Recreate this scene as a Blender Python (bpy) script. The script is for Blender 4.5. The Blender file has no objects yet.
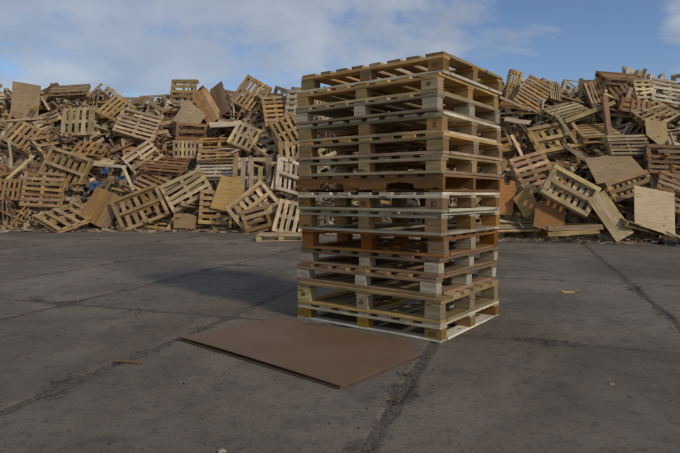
import bpy, bmesh, math, random
import numpy as np
from mathutils import Vector, Matrix, Euler, noise
rnd = random.Random(11)
S = bpy.context.scene
COL = S.collection
R = math.radians

# ------------------------------------------------------------------ camera
FPX, PITCH, CAMH = 549.0, R(3.34), 0.94
cd = bpy.data.cameras.new('camera'); cam = bpy.data.objects.new('camera', cd); COL.objects.link(cam)
cam.location = (0, 0, CAMH); cam.rotation_euler = (R(90) - PITCH, 0, 0)
cd.sensor_width = 36; cd.lens = 36 * FPX / 680; cd.clip_start = .05; cd.clip_end = 2000
S.camera = cam

# ------------------------------------------------------------------ sky and sun
SUN_EL, SUN_AZ = R(31), R(45)          # the sun stands behind the camera, to the right
sun_to = Vector((math.cos(SUN_EL) * math.sin(SUN_AZ), -math.cos(SUN_EL) * math.cos(SUN_AZ), math.sin(SUN_EL)))
W = bpy.data.worlds.new('World'); S.world = W; W.use_nodes = True
nt = W.node_tree; nt.nodes.clear()
def N(t, tree=None, **kw):
    n = (tree or nt).nodes.new(t)
    for k, v in kw.items(): setattr(n, k, v)
    return n
sky = N('ShaderNodeTexSky', sky_type='NISHITA', sun_disc=False)
sky.sun_elevation = SUN_EL; sky.sun_rotation = math.atan2(sun_to.x, sun_to.y)
sky.air_density = 1.1; sky.dust_density = .25; sky.ozone_density = 3.5
tc = N('ShaderNodeTexCoord'); sep = N('ShaderNodeSeparateXYZ')
nt.links.new(tc.outputs['Generated'], sep.inputs[0])
def math_node(op, a, b=None, c=None, tree=None, clamp=False):
    n = N('ShaderNodeMath', tree, operation=op, use_clamp=clamp)
    for i, v in enumerate((a, b, c)):
        if v is None: continue
        if isinstance(v, (int, float)): n.inputs[i].default_value = v
        else: (tree or nt).links.new(v, n.inputs[i])
    return n.outputs[0]
den = math_node('ADD', math_node('MAXIMUM', sep.outputs['Z'], 0.0), .28)
cx = math_node('DIVIDE', sep.outputs['X'], den); cy = math_node('DIVIDE', sep.outputs['Y'], den)
comb = N('ShaderNodeCombineXYZ'); nt.links.new(cx, comb.inputs[0]); nt.links.new(cy, comb.inputs[1])
n1 = N('ShaderNodeTexNoise'); n1.inputs['Scale'].default_value = 1.5; n1.inputs['Detail'].default_value = 9; n1.inputs['Roughness'].default_value = .60; n1.inputs['Distortion'].default_value = .25
off = N('ShaderNodeVectorMath', operation='ADD'); nt.links.new(comb.outputs[0], off.inputs[0]); off.inputs[1].default_value = (9.3, 6.6, 0)
nt.links.new(off.outputs[0], n1.inputs['Vector'])
# a bank of cloud to the left (west), clearing to the right
bias = math_node('MULTIPLY', sep.outputs['X'], -.26)
fb = N('ShaderNodeTexNoise'); fb.inputs['Scale'].default_value = 5.5; fb.inputs['Detail'].default_value = 7; fb.inputs['Roughness'].default_value = .6
nt.links.new(off.outputs[0], fb.inputs['Vector'])
bias = math_node('ADD', bias, math_node('MULTIPLY', math_node('SUBTRACT', fb.outputs['Fac'], .5), .22))
d0 = Vector((.60, .78, .245)).normalized()      # one small bank low at the far right
dt = N('ShaderNodeVectorMath', operation='DOT_PRODUCT'); nt.links.new(tc.outputs['Generated'], dt.inputs[0]); dt.inputs[1].default_value = d0
bank = N('ShaderNodeMapRange', interpolation_type='SMOOTHSTEP'); nt.links.new(dt.outputs['Value'], bank.inputs[0])
bank.inputs[1].default_value = .985; bank.inputs[2].default_value = 1.0; bank.inputs[3].default_value = 0; bank.inputs[4].default_value = .22
dens = math_node('ADD', math_node('ADD', n1.outputs['Fac'], bias), bank.outputs[0])
cov = N('ShaderNodeMapRange', interpolation_type='SMOOTHSTEP'); nt.links.new(dens, cov.inputs[0])
cov.inputs[1].default_value = .435; cov.inputs[2].default_value = .575
cov.inputs[3].default_value = 0; cov.inputs[4].default_value = .68
n2 = N('ShaderNodeTexNoise'); n2.inputs['Scale'].default_value = 3.0; n2.inputs['Detail'].default_value = 6
nt.links.new(off.outputs[0], n2.inputs['Vector'])
ccol = N('ShaderNodeValToRGB'); nt.links.new(n2.outputs['Fac'], ccol.inputs[0])
ccol.color_ramp.elements[0].position = .3; ccol.color_ramp.elements[0].color = (3.0, 3.45, 4.15, 1)
ccol.color_ramp.elements[1].position = .72; ccol.color_ramp.elements[1].color = (6.2, 6.45, 6.8, 1)
mx = N('ShaderNodeMix', data_type='RGBA'); nt.links.new(cov.outputs[0], mx.inputs[0])
tn = N('ShaderNodeMix', data_type='RGBA', blend_type='MULTIPLY'); tn.inputs[0].default_value = 1; tn.inputs[7].default_value = (1.06, 1.07, 1.18, 1)
nt.links.new(sky.outputs[0], tn.inputs[6]); nt.links.new(tn.outputs[2], mx.inputs[6]); nt.links.new(ccol.outputs[0], mx.inputs[7])
bg = N('ShaderNodeBackground'); bg.inputs['Strength'].default_value = .15
nt.links.new(mx.outputs[2], bg.inputs['Color'])
wo = N('ShaderNodeOutputWorld'); nt.links.new(bg.outputs[0], wo.inputs[0])
sd = bpy.data.lights.new('sun', 'SUN'); so = bpy.data.objects.new('sun', sd); COL.objects.link(so)
sd.energy = 2.95; sd.angle = R(6); sd.color = (1, .87, .69)
so.rotation_euler = (-sun_to).to_track_quat('-Z', 'Y').to_euler(); so.location = (20, -20, 20)
S.view_settings.view_transform = 'Standard'; S.view_settings.look = 'None'
S.view_settings.exposure = -.80; S.view_settings.gamma = 1

# ------------------------------------------------------------------ pixel <-> place
cp, sp = math.cos(PITCH), math.sin(PITCH)
def ray(px, py):
    dx = (px - 340) / FPX; dy = -(py - 226.5) / FPX
    return Vector((dx, cp + dy * sp, -sp + dy * cp))
def gp(px, py, z=0.0):
    d = ray(px, py); t = (z - CAMH) / d.z
    return Vector((d.x * t, d.y * t, z))
def proj(P):
    y, z = P[1], P[2] - CAMH
    dep = y * cp - z * sp
    return 340 + FPX * P[0] / dep, 226.5 - FPX * (y * sp + z * cp) / dep

# ------------------------------------------------------------------ materials
def new_mat(name):
    m = bpy.data.materials.new(name); m.use_nodes = True
    t = m.node_tree; t.nodes.clear()
    return m, t
def wood_mat(name, src='object', end=False, lo=.60, hi=1.28, grain=(1.2, 16, 16), strength=1.0, rough=.8, sheet=False):
    m, t = new_mat(name); L = t.links.new
    out = N('ShaderNodeOutputMaterial', t); b = N('ShaderNodeBsdfPrincipled', t); L(b.outputs[0], out.inputs[0])
    if src == 'object':
        tcn = N('ShaderNodeTexCoord', t); oi = N('ShaderNodeObjectInfo', t)
        rv = math_node('MULTIPLY', oi.outputs['Random'], 91.7, tree=t)
        va = N('ShaderNodeVectorMath', t, operation='ADD'); L(tcn.outputs['Object'], va.inputs[0]); L(rv, va.inputs[1])
        vec = va.outputs[0]; tint = oi.outputs['Color']; ran = oi.outputs['Random']
    else:
        a1 = N('ShaderNodeAttribute', t, attribute_name='bc'); a2 = N('ShaderNodeAttribute', t, attribute_name='tint')
        vec = a1.outputs['Vector']; tint = a2.outputs['Color']; ran = None
    mp = N('ShaderNodeMapping', t); mp.inputs['Scale'].default_value = grain if not end else (22, 22, 22); L(vec, mp.inputs[0])
    g = N('ShaderNodeTexNoise', t); g.inputs['Scale'].default_value = 2.6; g.inputs['Detail'].default_value = 5; g.inputs['Roughness'].default_value = .6; g.inputs['Distortion'].default_value = .35
    L(mp.outputs[0], g.inputs['Vector'])
    bl = N('ShaderNodeTexNoise', t); bl.inputs['Scale'].default_value = 3.2 if not sheet else 2.0; bl.inputs['Detail'].default_value = 4; L(vec, bl.inputs['Vector'])
    gr = N('ShaderNodeMapRange', t); L(g.outputs['Fac'], gr.inputs[0]); gr.inputs[1].default_value = .3; gr.inputs[2].default_value = .72
    gr.inputs[3].default_value = lo if not end else .5; gr.inputs[4].default_value = hi if not end else 1.0
    mul = N('ShaderNodeMix', t, data_type='RGBA', blend_type='MULTIPLY'); mul.inputs[0].default_value = 1
    L(tint, mul.inputs[6]); L(gr.outputs[0], mul.inputs[7])
    # weathering: grey film in patches
    wr = N('ShaderNodeMapRange', t); L(bl.outputs['Fac'], wr.inputs[0]); wr.inputs[1].default_value = .42; wr.inputs[2].default_value = .68
    wr.inputs[3].default_value = 0; wr.inputs[4].default_value = .40 * strength
    we = N('ShaderNodeMix', t, data_type='RGBA'); L(wr.outputs[0], we.inputs[0]); L(mul.outputs[2], we.inputs[6]); we.inputs[7].default_value = (.15, .105, .065, 1)
    # knots
    mk = N('ShaderNodeMapping', t); mk.inputs['Scale'].default_value = (2.2, 7.5, 7.5); L(vec, mk.inputs[0])
    vo = N('ShaderNodeTexVoronoi', t); vo.inputs['Scale'].default_value = 1.6; L(mk.outputs[0], vo.inputs['Vector'])
    kr = N('ShaderNodeMapRange', t); L(vo.outputs['Distance'], kr.inputs[0]); kr.inputs[1].default_value = .07; kr.inputs[2].default_value = .16
    kr.inputs[3].default_value = .8 if not end else 0; kr.inputs[4].default_value = 0
    kn = N('ShaderNodeMix', t, data_type='RGBA'); L(kr.outputs[0], kn.inputs[0]); L(we.outputs[2], kn.inputs[6]); kn.inputs[7].default_value = (.085, .045, .022, 1)
    col = kn.outputs[2]
    if ran is not None:
        h = N('ShaderNodeHueSaturation', t)
        L(math_node('MULTIPLY_ADD', ran, .016, .493, tree=t), h.inputs['Hue'])
        r2 = math_node('FRACT', math_node('MULTIPLY', ran, 7.31, tree=t), tree=t)
        L(math_node('MULTIPLY_ADD', r2, .50, .78, tree=t), h.inputs['Value'])
        r3 = math_node('FRACT', math_node('MULTIPLY', ran, 13.7, tree=t), tree=t)
        L(math_node('MULTIPLY_ADD', r3, .34, 1.04, tree=t), h.inputs['Saturation'])
        L(col, h.inputs['Color']); col = h.outputs[0]
    L(col, b.inputs['Base Color']); b.inputs['Roughness'].default_value = rough
    b.inputs['Specular IOR Level'].default_value = .25
    bp = N('ShaderNodeBump', t); bp.inputs['Strength'].default_value = .35; bp.inputs['Distance'].default_value = .004
    L(g.outputs['Fac'], bp.inputs['Height']); L(bp.outputs[0], b.inputs['Normal'])
    return m
M_WOOD = wood_mat('sawn_wood'); M_END = wood_mat('end_grain', end=True)
M_PLY = wood_mat('plywood', grain=(1.4, 9, 9), sheet=True, strength=.6, lo=.80, hi=1.12)
M_OLD = wood_mat('old_wood', grain=(2.0, 12, 12), strength=1.9)
M_SCRAP = wood_mat('scrap_wood', src='attr'); 
def plain(name, col, rough=.7, nscale=None, amp=.3):
    m, t = new_mat(name); L = t.links.new
    out = N('ShaderNodeOutputMaterial', t); b = N('ShaderNodeBsdfPrincipled', t); L(b.outputs[0], out.inputs[0])
    b.inputs['Roughness'].default_value = rough
    tcn = N('ShaderNodeTexCoord', t); g = N('ShaderNodeTexNoise', t); g.inputs['Scale'].default_value = nscale or 20; g.inputs['Detail'].default_value = 5
    L(tcn.outputs['Object'], g.inputs['Vector'])
    mr = N('ShaderNodeMapRange', t); L(g.outputs['Fac'], mr.inputs[0]); mr.inputs[1].default_value = .3; mr.inputs[2].default_value = .7; mr.inputs[3].default_value = 1 - amp; mr.inputs[4].default_value = 1 + amp
    mul = N('ShaderNodeMix', t, data_type='RGBA', blend_type='MULTIPLY'); mul.inputs[0].default_value = 1; mul.inputs[6].default_value = (*col, 1); L(mr.outputs[0], mul.inputs[7])
    L(mul.outputs[2], b.inputs['Base Color'])
    return m
M_INK = plain('stamp_ink', (.075, .05, .032), .8, 200, .5)
M_KNOT = plain('knot_wood', (.13, .07, .035), .7, 60, .4)
M_RUST = plain('rusty_nail', (.09, .04, .025), .6, 90, .4)
M_BLUE = plain('blue_plastic', (.035, .075, .15), .45, 6, .25)
M_BLACK = plain('black_plastic', (.012, .012, .013), .5, 8, .3)

def concrete(name, slab):
    m, t = new_mat(name); L = t.links.new
    out = N('ShaderNodeOutputMaterial', t); b = N('ShaderNodeBsdfPrincipled', t); L(b.outputs[0], out.inputs[0])
    g = N('ShaderNodeNewGeometry', t); P = g.outputs['Position']
    def nz(scale, detail, rough=.55, vec=P, dist=0):
        n = N('ShaderNodeTexNoise', t); n.inputs['Scale'].default_value = scale; n.inputs['Detail'].default_value = detail; n.inputs['Roughness'].default_value = rough
        n.inputs['Distortion'].default_value = dist; L(vec, n.inputs['Vector']); return n.outputs['Fac']
    def mr(v, a, b_, c, d):
        n = N('ShaderNodeMapRange', t, interpolation_type='SMOOTHSTEP'); L(v, n.inputs[0])
        for i, q in enumerate((a, b_, c, d)): n.inputs[i + 1].default_value = q
        return n.outputs[0]
    def mixc(f, a, col):
        n = N('ShaderNodeMix', t, data_type='RGBA')
        if isinstance(f, float): n.inputs[0].default_value = f
        else: L(f, n.inputs[0])
        if isinstance(a, tuple): n.inputs[6].default_value = a
        else: L(a, n.inputs[6])
        if isinstance(col, tuple): n.inputs[7].default_value = col
        else: L(col, n.inputs[7])
        return n.outputs[2]
    big = nz(.55, 6, .6, dist=.6); mid = nz(3.1, 7, .65, dist=.5); fine = nz(46, 4, .7); grit = nz(170, 3, .7); med = nz(11, 6, .72, dist=.4)
    c = mixc(mr(big, .36, .64, 0, 1), (.152, .122, .082, 1), (.248, .206, .146, 1))
    c = mixc(mr(mid, .46, .72, 0, .55), c, (.112, .093, .072, 1))
    c = mixc(mr(med, .50, .68, 0, .55), c, (.085, .069, .052, 1))
    c = mixc(mr(med, .30, .46, .5, 0), c, (.235, .205, .165, 1))
    c = mixc(mr(mid, .25, .40, .4, 0), c, (.25, .22, .18, 1))
    c = mixc(mr(fine, .52, .68, 0, .6), c, (.070, .056, .043, 1))
    c = mixc(mr(grit, .58, .70, 0, .55), c, (.33, .29, .235, 1))
    c = mixc(mr(grit, .30, .42, .6, 0), c, (.055, .045, .035, 1))
    # scattered oily/dirty spots
    sp1 = nz(1.7, 3, .5, dist=1.2)
    c = mixc(mr(math_node('MULTIPLY', sp1, mid, tree=t), .34, .46, 0, .55), c, (.07, .06, .052, 1))
    h = math_node('ADD', math_node('MULTIPLY', mid, .5, tree=t), math_node('ADD', math_node('MULTIPLY', fine, .35, tree=t), math_node('MULTIPLY', grit, .18, tree=t), tree=t), tree=t)
    if slab:
        tcn = N('ShaderNodeTexCoord', t); s = N('ShaderNodeSeparateXYZ', t); L(tcn.outputs['Object'], s.inputs[0])
        ex = math_node('SUBTRACT', SLX / 2, math_node('ABSOLUTE', s.outputs[0], tree=t), tree=t)
        ey = math_node('SUBTRACT', SLY / 2, math_node('ABSOLUTE', s.outputs[1], tree=t), tree=t)
        e = math_node('MINIMUM', ex, ey, tree=t)
        jn = nz(2.3, 5, .7, dist=.8); jn2 = nz(17, 4, .7)
        e2 = math_node('ADD', e, math_node('MULTIPLY', math_node('SUBTRACT', .5, jn, tree=t), .55, tree=t), tree=t)
        e2 = math_node('ADD', e2, math_node('MULTIPLY', math_node('SUBTRACT', .5, jn2, tree=t), .24, tree=t), tree=t)
        pm = mr(nz(1.1, 4, .6, dist=.5), .42, .60, .12, .9)
        c = mixc(math_node('MULTIPLY', mr(e2, .0, .055, 1, 0), pm, tree=t), c, (.060, .047, .034, 1))
        oi = N('ShaderNodeObjectInfo', t)
        hs = N('ShaderNodeHueSaturation', t); L(math_node('MULTIPLY_ADD', oi.outputs['Random'], .16, .92, tree=t), hs.inputs['Value']); L(c, hs.inputs['Color']); c = hs.outputs[0]
    L(c, b.inputs['Base Color']); b.inputs['Roughness'].default_value = .88; b.inputs['Specular IOR Level'].default_value = .25
    bp = N('ShaderNodeBump', t); bp.inputs['Strength'].default_value = .55; bp.inputs['Distance'].default_value = .012
    L(h, bp.inputs['Height']); L(bp.outputs[0], b.inputs['Normal'])
    return m
SLX, SLY = 1.60, 2.74
M_SLAB = concrete('worn_concrete', True); M_YARD = concrete('dirty_hardstanding', False)
M_DIRT = plain('joint_dirt', (.108, .086, .060), .95, 75, .7)

def hardboard():
    m, t = new_mat('brown_hardboard'); L = t.links.new
    out = N('ShaderNodeOutputMaterial', t); b = N('ShaderNodeBsdfPrincipled', t); L(b.outputs[0], out.inputs[0])
    tcn = N('ShaderNodeTexCoord', t)
    n = N('ShaderNodeTexNoise', t); n.inputs['Scale'].default_value = 2.2; n.inputs['Detail'].default_value = 6; L(tcn.outputs['Object'], n.inputs['Vector'])
    f = N('ShaderNodeTexNoise', t); f.inputs['Scale'].default_value = 160; f.inputs['Detail'].default_value = 3; L(tcn.outputs['Object'], f.inputs['Vector'])
    mm = math_node('ADD', math_node('MULTIPLY', n.outputs['Fac'], .8, tree=t), math_node('MULTIPLY', f.outputs['Fac'], .2, tree=t), tree=t)
    r = N('ShaderNodeValToRGB', t); L(mm, r.inputs[0])
    r.color_ramp.elements[0].position = .32; r.color_ramp.elements[0].color = (.165, .095, .048, 1)
    r.color_ramp.elements[1].position = .68; r.color_ramp.elements[1].color = (.215, .130, .070, 1)
    d2 = N('ShaderNodeTexNoise', t); d2.inputs['Scale'].default_value = 5; d2.inputs['Detail'].default_value = 8; d2.inputs['Roughness'].default_value = .7; d2.inputs['Distortion'].default_value = .8; L(tcn.outputs['Object'], d2.inputs['Vector'])
    dr = N('ShaderNodeMapRange', t); L(d2.outputs['Fac'], dr.inputs[0]); dr.inputs[1].default_value = .5; dr.inputs[2].default_value = .75; dr.inputs[3].default_value = 0; dr.inputs[4].default_value = .35
    dm = N('ShaderNodeMix', t, data_type='RGBA'); L(dr.outputs[0], dm.inputs[0]); L(r.outputs[0], dm.inputs[6]); dm.inputs[7].default_value = (.22, .165, .11, 1)
    L(dm.outputs[2], b.inputs['Base Color']); b.inputs['Roughness'].default_value = .62
    bp = N('ShaderNodeBump', t); bp.inputs['Strength'].default_value = .15; bp.inputs['Distance'].default_value = .002; L(f.outputs['Fac'], bp.inputs['Height']); L(bp.outputs[0], b.inputs['Normal'])
    return m
M_HARD = hardboard()

# ------------------------------------------------------------------ object helpers
def link(name, mesh, parent=None, loc=(0, 0, 0), rot=(0, 0, 0), color=None, **props):
    o = bpy.data.objects.new(name, mesh); COL.objects.link(o)
    if parent: o.parent = parent
    o.location = loc; o.rotation_euler = rot
    if color: o.color = (*color, 1)
    for k, v in props.items(): o[k] = v
    return o
def thing(name, label, cat, loc, rot=(0, 0, 0), group=None, mesh=None, color=None):
    o = link(name, mesh, None, loc, rot, color); o['label'] = label; o['category'] = cat
    if group: o['group'] = group
    return o
def mesh_from(name, verts, faces, mats, fm=None, smooth=False):
    me = bpy.data.meshes.new(name); me.from_pydata([tuple(v) for v in verts], [], faces)
    for m in mats: me.materials.append(m)
    if fm: me.polygons.foreach_set('material_index', fm)
    if smooth: me.polygons.foreach_set('use_smooth', [True] * len(me.polygons))
    me.update(); return me
_cache = {}
def board(l, w, t, var=0, seg=2, bow=0.0, ch=0.0, rag=.006, mat=None, name='board'):
    """one sawn board, length on local X, centred; mesh shared between boards of the same size and variant"""
    key = (round(l, 3), round(w, 3), round(t, 3), var, seg, bow, ch, rag, mat.name if mat else '')
    if key in _cache: return _cache[key]
    r = random.Random(hash(key[:7]) & 0xffff)
    if ch > 0:
        sec = [(-w/2+ch, -t/2), (w/2-ch, -t/2), (w/2, -t/2+ch), (w/2, t/2-ch), (w/2-ch, t/2), (-w/2+ch, t/2), (-w/2, t/2-ch), (-w/2, -t/2+ch)]
    else: sec = [(-w/2, -t/2), (w/2, -t/2), (w/2, t/2), (-w/2, t/2)]
    k = len(sec); V = []; F = []; fm = []
    b1 = r.uniform(-1, 1) * bow; b2 = r.uniform(-.5, .5) * bow; wid = [r.uniform(-.02, .02) * w for _ in range(seg + 1)]
    skew = r.uniform(-.03, .03) * w
    for i in range(seg + 1):
        u = i / seg * 2 - 1
        for (y, z) in sec:
            x = u * l / 2
            if i in (0, seg): x += -u * r.random() * rag + skew * y / w
            V.append((x, y * (1 + wid[i] / w) + b2 * (1 - u*u), z + b1 * (1 - u*u)))
    for i in range(seg):
        for j in range(k):
            a, b_ = i*k + j, i*k + (j+1) % k
            F.append((a, b_, b_ + k, a + k)); fm.append(0)
    F.append(tuple(range(k-1, -1, -1))); fm.append(1)
    F.append(tuple(seg*k + j for j in range(k))); fm.append(1)
    F = [tuple(reversed(f)) for f in F]
    me = mesh_from(name, V, F, [mat or M_WOOD, M_END if not mat else mat], fm)
    bm = bmesh.new(); bm.from_mesh(me); bmesh.ops.recalc_face_normals(bm, faces=bm.faces); bm.to_mesh(me); bm.free()
    _cache[key] = me; return me
def vary(c, r, a=.12):
    k = 1 + r.uniform(-a, a); return tuple(min(.9, max(.01, v * k * (1 + r.uniform(-.03, .03)))) for v in c)

TONE = dict(cream=(.60, .47, .30), tan=(.46, .325, .19), brown=(.35, .235, .14), dark=(.22, .15, .095), grey=(.41, .32, .20),
            red=(.36, .225, .14), white=(.60, .51, .38), orange=(.45, .285, .15), olive=(.56, .38, .205))

# ================================================================== GROUND
GA = R(18.6)
UU = Vector((math.sin(GA), math.cos(GA), 0)); VV = Vector((math.cos(GA), -math.sin(GA), 0))
ground = link('ground', mesh_from('ground', [(-400, -400, -.02), (400, -400, -.02), (400, 400, -.02), (-400, 400, -.02)], [(0, 1, 2, 3)], [M_YARD]), kind='structure')
joint_base = link('joint_dirt', mesh_from('joint_dirt', [(-19, -6, -.006), (17, -6, -.006), (17, 19, -.006), (-19, 19, -.006)], [(0, 1, 2, 3)], [M_DIRT]), ground, kind='structure')
V0, U0 = -.54, 3.70
def slab_mesh(seed):
    r = random.Random(seed); hx, hy = SLX/2 - .004, SLY/2 - .004
    ring = []
    nx, ny = 22, 36
    P = [(-hx + 2*hx*i/nx, -hy) for i in range(nx)] + [(hx, -hy + 2*hy*i/ny) for i in range(ny)] + [(hx - 2*hx*i/nx, hy) for i in range(nx)] + [(-hx, hy - 2*hy*i/ny) for i in range(ny)]
    V = []; F = []; k = len(P)
    cor = {0, nx, nx + ny, 2*nx + ny}
    jit = []
    for i, (x, y) in enumerate(P):
        q = abs(noise.noise(Vector((x * 3.1 + seed * 7, y * 3.1, seed)))) * .042 + r.random() * .016
        if i in cor: q += r.random() * .05
        d = Vector((x, y)); s = Vector((x - math.copysign(min(q, .06), x) * (abs(abs(x) - hx) < 1e-6), y - math.copysign(min(q, .06), y) * (abs(abs(y) - hy) < 1e-6)))
        jit.append(s)
    for z, ins in ((-.10, 0.0), (-.006, 0.0), (0.0, .02)):
        for s in jit: V.append((s.x - math.copysign(ins, s.x), s.y - math.copysign(ins, s.y), z))
    for a in range(2):
        for j in range(k): F.append((a*k + j, a*k + (j+1) % k, (a+1)*k + (j+1) % k, (a+1)*k + j))
    F.append(tuple(2*k + j for j in range(k)))
    return mesh_from('concrete_slab', V, F, [M_SLAB])
slabs = [slab_mesh(i) for i in range(9)]
ns = 0
for i in range(-10, 11):
    for j in range(-3, 6):
        c = VV * (V0 + SLX * (i + .5)) + UU * (U0 + SLY * (j + .5))
        if c.x < -16.5 or c.x > 14 or c.y < -3.5 or c.y > 17: continue
        o = link('concrete_slab', slabs[rnd.randrange(9)], ground, (c.x, c.y, rnd.uniform(-.003, .003)), (R(rnd.uniform(-.12, .12)), R(rnd.uniform(-.12, .12)), -GA + (math.pi if rnd.random() < .5 else 0)))
        ns += 1

# ================================================================== THE TALL STACK
Z = [1.847, 1.712, 1.585, 1.463, 1.328, 1.196, 1.072, .956, .826, .675, .529, .41, .281, .12, .0]
POSE = [(.484, 4.287, -.653), (.446, 4.262, -.658), (.442, 4.212, -.662), (.462, 4.219, -.644), (.47, 4.197, -.651), (.463, 4.204, -.655),
        (.462, 4.213, -.642), (.456, 4.195, -.635), (.466, 4.235, -.644), (.478, 4.30, -.622), (.472, 4.29, -.654), (.445, 4.245, -.655), (.453, 4.182, -.640), (.456, 4.181, -.641)]
T = TONE
pale = (.68, .59, .45)
SPEC = [  # deck dir, deck tone, stringer tone, block tone, bottom tone, style, label
 ('y', T['olive'], T['olive'], (.43,.30,.17), pale, 'block', 'olive tan wooden pallet on the very top of the tall stack against the sky'),
 ('y', T['olive'], T['olive'], (.48,.35,.21), (.54,.44,.31), 'block', 'tan pallet with knotted corner block, second from the top of the tall stack'),
 ('y', T['grey'], (.33,.26,.19), T['white'], (.30,.22,.155), 'block', 'pallet with whitewashed blocks, third from top of the tall stack'),
 ('y', pale, (.50,.42,.27), (.45,.31,.18), (.52,.41,.28), 'block', 'tan pallet with pale top edge right below the upper whitewashed pallet'),
 ('y', T['olive'], (.45,.35,.21), (.45,.315,.19), (.52,.39,.25), 'block', 'plain tan pallet, fifth from the top of the tall stack'),
 ('y', (.46,.37,.24), (.44,.34,.2), (.48,.345,.21), (.52,.40,.26), 'block', 'plain tan pallet resting on the notched dark brown stringer pallet'),
 ('y', (.33,.21,.12), (.34, .175, .09), None, (.27,.17,.1), 'stringer', 'dark brown stringer pallet with notched side beams halfway up the tall stack'),
 ('y', pale, pale, (.30,.20,.11), (.56,.5,.37), 'block', 'pallet with pale deck and stamped brown blocks under the notched stringer pallet'),
 ('y', pale, pale, (.38,.24,.12), (.60,.53,.40), 'block', 'pale decked pallet with orange brown blocks lying on the reddish pallet'),
 ('x', (.34,.19,.10), (.33,.165,.08), (.31,.135,.06), (.32,.165,.08), 'block', 'reddish brown pallet with mismatched blocks, fifth from bottom of the tall stack'),
 ('y', (.30,.215,.135), (.27,.185,.12), T['white'], (.32,.215,.125), 'block', 'upper of the two brown pallets with white blocks low in the tall stack'),
 ('y', (.30,.205,.125), (.30,.20,.12), (.62,.55,.42), (.32,.22,.15), 'block', 'lower of the two brown pallets with white blocks low in the tall stack'),
 ('x', (.46,.34,.20), (.46,.34,.20), (.48,.38,.24), (.47,.33,.19), 'block', 'thick honey coloured pallet with dark knots, second from bottom of the tall stack'),
 ('y', (.58,.51,.38), (.56,.48,.34), (.37,.23,.11), (.68,.63,.51), 'block', 'bottom pallet of the tall stack with bowed whitish base boards on concrete'),
]
def bar_mesh(name, rects, mat, th=.0012):
    V = []; F = []
    for (x0, z0, x1, z1) in rects:
        b = len(V)
        for y in (0, -th):
            V += [(x0, y, z0), (x1, y, z0), (x1, y, z1), (x0, y, z1)]
        F += [(b, b+1, b+2, b+3), (b+7, b+6, b+5, b+4), (b, b+4, b+5, b+1), (b+1, b+5, b+6, b+2), (b+2, b+6, b+7, b+3), (b+3, b+7, b+4, b)]
    return mesh_from(name, V, F, [mat])
def disc_mesh(name, r0, mat, seed=0, th=.0015, n=12):
    r = random.Random(seed); V = []
    for y in (0, -th):
        for i in range(n):
            a = i / n * 2 * math.pi; q = r0 * r.uniform(.75, 1.15) if y == 0 else None
            if y == 0: V.append((math.cos(a) * q * 1.25, 0, math.sin(a) * q))
            else: V.append((V[i][0] * .9, -th, V[i][2] * .9))
    F = [tuple(range(n, 2*n))] + [(i, (i+1) % n, n + (i+1) % n, n + i) for i in range(n)]
    return mesh_from(name, V, F, [mat])
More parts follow.
